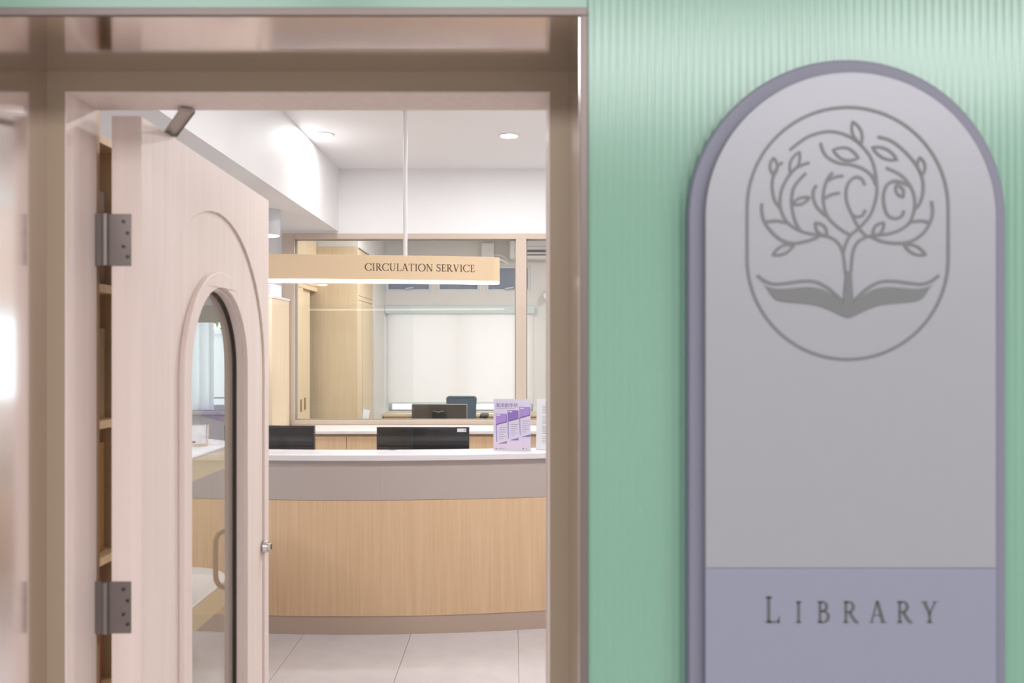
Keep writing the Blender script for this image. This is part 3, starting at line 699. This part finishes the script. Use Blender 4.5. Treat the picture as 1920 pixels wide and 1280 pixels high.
w2 = thing('window_2', (-.6, YB, .88), 'wide office window behind a lowered roller blind', 'window', kind='structure')
m = MB()
for a in (-1.47, -.63, .21): m.box(a, a+.04, YB+.05, YB+.10, .88, 2.13)
m.box(-1.469, .249, YB+.052, YB+.098, .881, .893); m.box(-1.469, .249, YB+.052, YB+.098, 2.09, 2.129); m.build('window_frame', 'alu_white', w2)
for a, b in ((-1.43, -.63), (-.59, .21)): MB().box(a, b, YB+.072, YB+.078, .893, 2.09).build('pane', 'window_glass', w2)
MB().box(-1.5, .28, YB-.02, YB+.05, .865, .88).build('window_sill', 'white_solid', w2)
g = thing('roller_blind', (-.6, YB-.05, .95), 'cream roller blind drawn down over the office window', 'blind')
MB().box(-1.50, .27, YB-.085, YB-.005, 2.025, 2.125).build('cassette', 'cassette', g, .012)
n = 60; ca_ = []; 
vs = []
for i in range(n+1):
    x = -1.465+1.715*i/n; dy = .004*math.sin(i*.55)+.003*math.sin(i*.23+1)
    vs += [(x, YB-.045+dy, .985), (x, YB-.045+dy*.3, 2.06)]
MB().add(vs, [(2*i, 2*i+2, 2*i+3, 2*i+1) for i in range(n)]).build('cloth', 'blind', g)
MB().box(-1.465, .25, YB-.055, YB-.035, .965, .988).build('bottom_bar', 'cassette', g, .004)
for i, (a, b, lab) in enumerate(((-1.50, -.96, 0), (-.89, -.38, 0), (-.31, .22, 0))):
    g = thing('window_%d' % (5+i), ((a+b)/2, YB, 2.3), ['small frosted high window over the blind, next to the tall cabinet', 'small frosted high window over the middle of the blind', 'small frosted high window under the air conditioner'][i], 'window', kind='structure')
    m = MB().box(a+.0005, a+.03, YB+.02, YB+.06, 2.3005, 2.5995).box(b-.03, b-.0005, YB+.02, YB+.06, 2.3005, 2.5995).box(a+.03, b-.03, YB+.022, YB+.058, 2.3005, 2.325).box(a+.03, b-.03, YB+.022, YB+.058, 2.575, 2.5995).build('window_frame', 'alu_white', g)
    MB().box(a+.03, b-.03, YB+.036, YB+.044, 2.325, 2.575).build('pane', 'frosted', g, label='frosted grey pane')
    if i != 1:
        xm = (a+b)/2
        MB().tube(spline([(xm-.04, YB+.015, 2.322), (xm-.02, YB-.02, 2.33), (xm+.06, YB-.03, 2.34)], 5), .009).build('latch', 'alu_white', g)
# oak dado below the window
g = thing('low_wall_cabinet', (-.5, 9.3, 0), 'long oak wall cabinet below the office window', 'cabinet')
MB().box(-1.49, 1.98, 9.28, YB-.022, 0, .83).build('carcass', 'oak', g); MB().box(-1.495, 1.98, 9.25, YB-.021, .832, .862).build('top', 'oak_pale', g, .002)
# office desk, monitor and chair
g = thing('office_desk', (-.45, 7.45, 0), 'oak office desk behind the glazed partition', 'desk')
MB().box(-1.2, .5, 7.05, 7.75, .71, .74).build('desktop', 'oak', g, .002)
for x in (-1.18, .45): MB().box(x, x+.03, 7.08, 7.72, 0, .709).build('side_panel', 'oak', g)
MB().box(-1.148, .448, 7.10, 7.12, .3, .708).build('modesty_panel', 'oak', g)
Yo = 7.35
g = thing('computer_monitor', ((823.5-960)*Yo/1500, Yo, .74), 'dark brown-grey monitor back seen through the partition glass', 'monitor', rz=math.radians(-2), local=True)
hw = 103*Yo/1500/2; zt = EYE-(758-653)*Yo/1500-.74
MB().box(-hw, hw, -.012, .012, zt-.32, zt).build('housing', 'monitor_back', g, .003)
MB().box(-hw-.001, hw+.004, .0122, .02, zt-.32, zt+.004).build('bezel', 'monitor_edge', g, .001)
MB().box(-.06, .06, -.05, -.0122, zt-.22, zt-.06).build('mount', 'monitor_black', g, .006)
o = MB()
for s in (-1, 1): o.ribbon(spline([(0, zt-.072), (s*.018, zt-.060), (s*.05, zt-.058)], 5), lambda dx, dy, u: .008*(1-.6*u), lambda a, b, d: (a, -.0502-d, b), .0012)
o.build('silver_badge', 'chrome', g)
MB().box(-.03, .03, -.045, -.02, .008, zt-.2).build('neck', 'monitor_black', g); MB().box(-.12, .12, -.11, .10, 0, .01).build('stand_base', 'monitor_black', g, .003)
Yc = 8.45
g = thing('office_chair', ((865.5-960)*Yc/1500, Yc, 0), 'dark blue-grey office chair behind the desk', 'chair', local=True)
rr = .03; hw = .16; zt = EYE-(742-653)*Yc/1500
pr = arc(hw-rr, zt-rr, rr, rr, 0, 90, 6)+arc(-hw+rr, zt-rr, rr, rr, 90, 180, 6)+[(-hw+.02, zt-.46), (hw-.02, zt-.46)]
def bend(a, b, d): return (a, d+.03*math.cos(a/hw*1.2)-.03+(.05*(zt-b)), b)
MB().prism(pr, -.03, .03, bend).build('backrest', 'chair_fabric', g, .012)
MB().box(-.03, .03, .06, .09, .40, zt-.2).build('back_bar', 'chair_plastic', g, .004)
MB().prism(capsule(0, .24, .26, -.24, 12), .44, .52, lambda a, b, d: (a, b-.12, d)).build('seat', 'chair_fabric', g, .02)
for s in (-1, 1):
    MB().box(s*.24-.045, s*.24+.045, -.16, .12, .895, .93).build('armrest', 'chair_plastic', g, .01)
    MB().tube([(s*.20, .0, .47), (s*.25, .0, .50), (s*.25, .0, .90)], .014).build('arm_post', 'chair_plastic', g)
MB().cyl((0, -.12, .08), (0, -.12, .44), .028).build('gas_lift', 'chair_plastic', g)
for k in range(5):
    a = 2*PI*k/5+.3
    l = MB().tube([(0, -.12, .11), (.29*math.cos(a), -.12+.29*math.sin(a), .075)], .018).build('leg', 'chair_plastic', g)
    c = MB().cyl((.29*math.cos(a)-.02*math.sin(a), -.12+.29*math.sin(a)+.02*math.cos(a), .03), (.29*math.cos(a)+.02*math.sin(a), -.12+.29*math.sin(a)-.02*math.cos(a), .03), .03, n=14).build('caster', 'chair_plastic', l); c.matrix_parent_inverse = Matrix()
# card, AC, camera
tag(
    MB().prism([(-.03, 0), (.022, 0), (.034, .075), (-.018, .085)], 0, .002, lambda a, b, d: (-1.20+a, 6.56+d+b*.1, 1.0372+b)).build('white_card', 'paper_white'),
    'small white card leaning on the partition sill in the office', 'card')
g = thing('air_conditioner', (.45, YB-.1, 2.6), 'white split air conditioner high on the office wall', 'air conditioner')
AX0, AX1, AZ = -.03, .95, 2.66
MB().box(AX0, AX1, YB-.22, YB-.001, AZ, AZ+.27).build('body', 'ac_white', g, .02)
MB().box(AX0+.06, AX1-.04, YB-.2245, YB-.2205, AZ+.075, AZ+.105).build('outlet_slot', 'ac_slot', g)
MB().box(AX0+.06, AX1-.04, YB-.2245, YB-.2205, AZ+.038, AZ+.052).build('lower_slot', 'ac_slot', g)
MB().box(AX0+.055, AX1-.035, YB-.228, YB-.2206, AZ+.055, AZ+.072).build('louver', 'ac_white', g, .003)
MB().box(AX0+.06, AX1-.04, YB-.2235, YB-.2205, AZ+.14, AZ+.144).build('panel_line', 'ink_grey', g)
g = thing('security_camera', (-.3, YB-.05, 2.7), 'white wall box with curved camera arm above the high windows', 'camera')
MB().box(-.36, -.21, YB-.09, YB-.001, 2.69, 2.86).build('junction_box', 'ac_white', g, .006)
MB().tube(spline([(-.21, YB-.06, 2.72), (-.15, YB-.07, 2.72), (-.08, YB-.09, 2.69), (-.05, YB-.12, 2.65)], 6), .012).build('cable', 'ac_white', g)
MB().tube(spline([(-.30, YB-.08, 2.62), (-.22, YB-.13, 2.665), (-.12, YB-.13, 2.655), (-.05, YB-.12, 2.61)], 6), .014).build('arm', 'ac_white', g)
g = thing('wall_fan', (.42, YB-.1, 2.1), 'white wall fan on the office wall beside the blind', 'fan')
MB().cyl((.43, YB-.001, 2.28), (.43, YB-.05, 2.28), .045).build('bracket', 'ac_white', g, .004)
MB().tube([(.43, YB-.05, 2.28), (.43, YB-.12, 2.27), (.40, YB-.16, 2.24)], .018).build('arm', 'ac_white', g)
MB().cyl((.40, YB-.12, 2.25), (.40, YB-.22, 2.23), .05, .035).build('motor', 'ac_white', g, .004)

# ------------------------------------------------------------------ reading area seen through the door's glass
w3 = thing('window_3', (-3.0, YR, RZ0), 'reading area window with sheer curtain and half-raised woven blind', 'window', kind='structure')
m = MB()
for a in (RX0, -2.75, RX1-.04): m.box(a, a+.04, YR+.05, YR+.09, RZ0, RZ1)
m.box(RX0+.001, RX1-.001, YR+.052, YR+.088, RZ0+.001, RZ0+.05).box(RX0+.001, RX1-.001, YR+.052, YR+.088, RZ1-.04, RZ1-.001).box(RX0+.001, RX1-.001, YR+.055, YR+.085, 1.14, 1.155)
m.build('window_frame', 'alu_white', w3)
for a, b in ((RX0+.04, -2.75), (-2.71, RX1-.04)): MB().box(a, b, YR+.068, YR+.073, RZ0+.05, RZ1-.04).build('pane', 'window_glass', w3)
MB().box(RX0-.05, RX1+.03, YR-.12, YR+.05, RZ0-.03, RZ0).build('window_sill', 'white_solid', w3, .003)
n = 90; vs = []
for i in range(n+1):
    x = RX0-.03+.93*i/n; dy = .028*math.sin(i*.62)+.012*math.sin(i*.27)
    vs += [(x, YR-.06+dy, RZ0+.012), (x, YR-.06+dy*.8, 2.0)]
g = thing('sheer_curtain', (-3.2, YR-.06, RZ0), 'pale sheer curtain hanging in the reading area window', 'curtain')
MB().add(vs, [(2*i, 2*i+2, 2*i+3, 2*i+1) for i in range(n)]).build('cloth', 'sheer', g)
MB().cyl((RX0-.06, YR-.06, 2.006), (-2.40, YR-.06, 2.006), .008).build('rail', 'alu_white', g)
g = thing('woven_blind', (-3.1, YR-.11, 1.86), 'raised beige woven blind above the sheer curtain', 'blind')
for k in range(7): MB().box(-3.4, -2.70, YR-.118-.003*(k % 2), YR-.105, 1.862+k*.0205, 1.882+k*.0205).build('slat', 'woven', g)
MB().box(-3.42, -2.68, YR-.125, YR-.095, 2.006, 2.022).build('headrail', 'woven', g)
wn = MB().box(RX0-.4, -2.27, YR-.02, YR-.001, 0, .985).build('wall_wainscot', 'wall_beige'); struct(wn, 'beige panelling under the reading area window', 'panelling')

ds = thing('display_stand', (-1.7, 3.6, 0), 'two-tier rounded display stand with white tops behind the door', 'display stand')
def lozenge(x0, x1, y0, y1):
    r = (x1-x0)/2; c = (x0+x1)/2
    return [(c+r*math.cos(a), y0+r+r*math.sin(a)) for a in [PI+PI*i/20 for i in range(21)]]+[(c+r*math.cos(a), y1-r+r*math.sin(a)) for a in [PI*i/20 for i in range(21)]]
def tier(x0, x1, y0, y1, z, hh):
    MB().prism(lozenge(x0, x1, y0, y1), z-.012, z, XY(0)).build('tier_top', 'bench_white', ds, .003, label='white rounded tier top')
    MB().prism(lozenge(x0+.004, x1-.004, y0+.004, y1-.004), z-hh, z-.0125, XY(0)).build('tier_edge', 'bench_side', ds, label='cream tier edge')
tier(-2.01, -1.45, 2.75, 4.29, .45, .13); tier(-1.95, -1.39, 2.75, 4.17, 1.15, .11)
MB().prism(lozenge(-1.93, -1.63, 2.95, 3.95), 0, .319, XY(0)).build('base', 'bench_side', ds)
for y in (3.0, 3.45): MB().box(-1.86, -1.80, y, y+.03, .451, 1.039).build('upright', 'bench_side', ds)
g = thing('book_easel', (-1.55, 3.84, 1.15), 'book leaning on a small easel on the display stand', 'book', rz=math.radians(14), local=True)
tl = math.radians(16)
BL = lambda a, b, d: (a, b*math.sin(tl)-d*math.cos(tl), .004+b*math.cos(tl)+d*math.sin(tl))
MB().prism(rect(-.12, .075, .005, .098), -.006, .006, BL).build('book', 'paper_white', g, .001)
MB().prism(rect(-.10, -.01, .025, .088), .0061, .0068, BL).build('cover_picture', 'monitor_grey', g)
MB().prism(rect(-.11, .03, .010, .020), .0061, .0068, BL).build('cover_band', 'book_red', g)
MB().prism(rect(-.13, .085, .100, .106), -.008, .010, BL).build('top_bar', 'chrome', g)
MB().prism(rect(.078, .086, .0, .100), -.008, .004, BL).build('side_bar', 'oak_pale', g)
MB().box(-.12, .08, -.02, .05, 0, .004).build('foot', 'oak_pale', g)

# bookcase standing behind the open door, seen through the hinge gap
bc = thing('wall_bookcase', (-1.2, 2.0, 0), 'oak bookcase against the wall behind the open door', 'bookcase')
BX0, BX1, BY0, BY1 = -1.36, -1.02, 1.68, 2.12
MB().box(BX0, BX1, BY0, BY0+.02, 0, 2.16).box(BX0, BX1, BY1-.02, BY1, 0, 2.16).build('side_panel', 'oak', bc)
MB().box(BX0, BX0+.012, BY0+.02, BY1-.02, 0, 2.16).build('back_panel', 'oak', bc)
SHZ = (.06, .40, .74, 1.08, 1.42, 1.76, 2.13)
for z in SHZ: MB().box(BX0+.012, BX1, BY0+.02, BY1-.02, z, z+.02).build('shelf', 'oak', bc)
bmats = ['book_red', 'book_amber', 'book_cream', 'book_umber']; cnames = ['rust red', 'amber', 'tan', 'dark brown']
snames = ['lowest', 'second lowest', 'third lowest', 'third highest', 'second highest', 'highest']
for si, z in enumerate(SHZ[:-1]):
    y = 1.88
    for k in range(3):
        wdt = .045+.02*random.random(); hh = .22+.07*random.random(); q = (k+si) % 4
        b = thing('book', (BX1-.1, y, z+.02), '%s book on the %s shelf of the bookcase behind the door' % (cnames[q], snames[si]), 'book', 'books behind the door')
        MB().box(BX1-.22, BX1-.03, y, y+wdt, z+.02, z+.02+hh).build('cover', bmats[q], b, .002)
        MB().box(BX1-.2205-.003, BX1-.2205, y+.003, y+wdt-.003, z+.025, z+.02+hh-.004).build('page_block', 'paper_white', b)
        y += wdt+.004

# ------------------------------------------------------------------ outside the reading window: white boundary wall and a shrub
tag(MB().box(-6, -1.5, 9.9, 10.05, 0, 1.80).box(-6, -1.5, 9.87, 10.08, 1.80, 1.86).build('boundary_wall', 'concrete'), 'pale boundary wall outside the reading area window', 'wall')
sh = thing('garden_tree', (-3.6, 10.8, 0), 'green leafy tree beyond the boundary wall', 'tree')
MB().tube([(-3.6, 10.8, -.1), (-3.58, 10.8, 1.2), (-3.65, 10.82, 2.2)], .05).build('trunk', 'bark', sh)
lm = MB()
for i in range(900):
    p = Vector((random.gauss(0, 1), random.gauss(0, 1), random.gauss(0, 1))).normalized()*random.random()**.4
    c = Vector((-3.7, 10.8, 2.4))+Vector((p.x*.9, p.y*.5, p.z*.7))
    a = Vector((random.gauss(0, 1), random.gauss(0, 1), random.gauss(0, 1))).normalized(); b = a.orthogonal().normalized()
    lm.add([c-a*.06, c+b*.022, c+a*.06, c-b*.022], [(0, 1, 2, 3)])
o = lm.build('foliage', 'leaf', sh, smooth=0); o['kind'] = 'stuff'
tag(MB().box(-9, 9, YB+.2, 16, -.2, -.1).build('ground', 'concrete'), 'pale paved ground outside the windows', 'ground')['kind'] = 'structure'
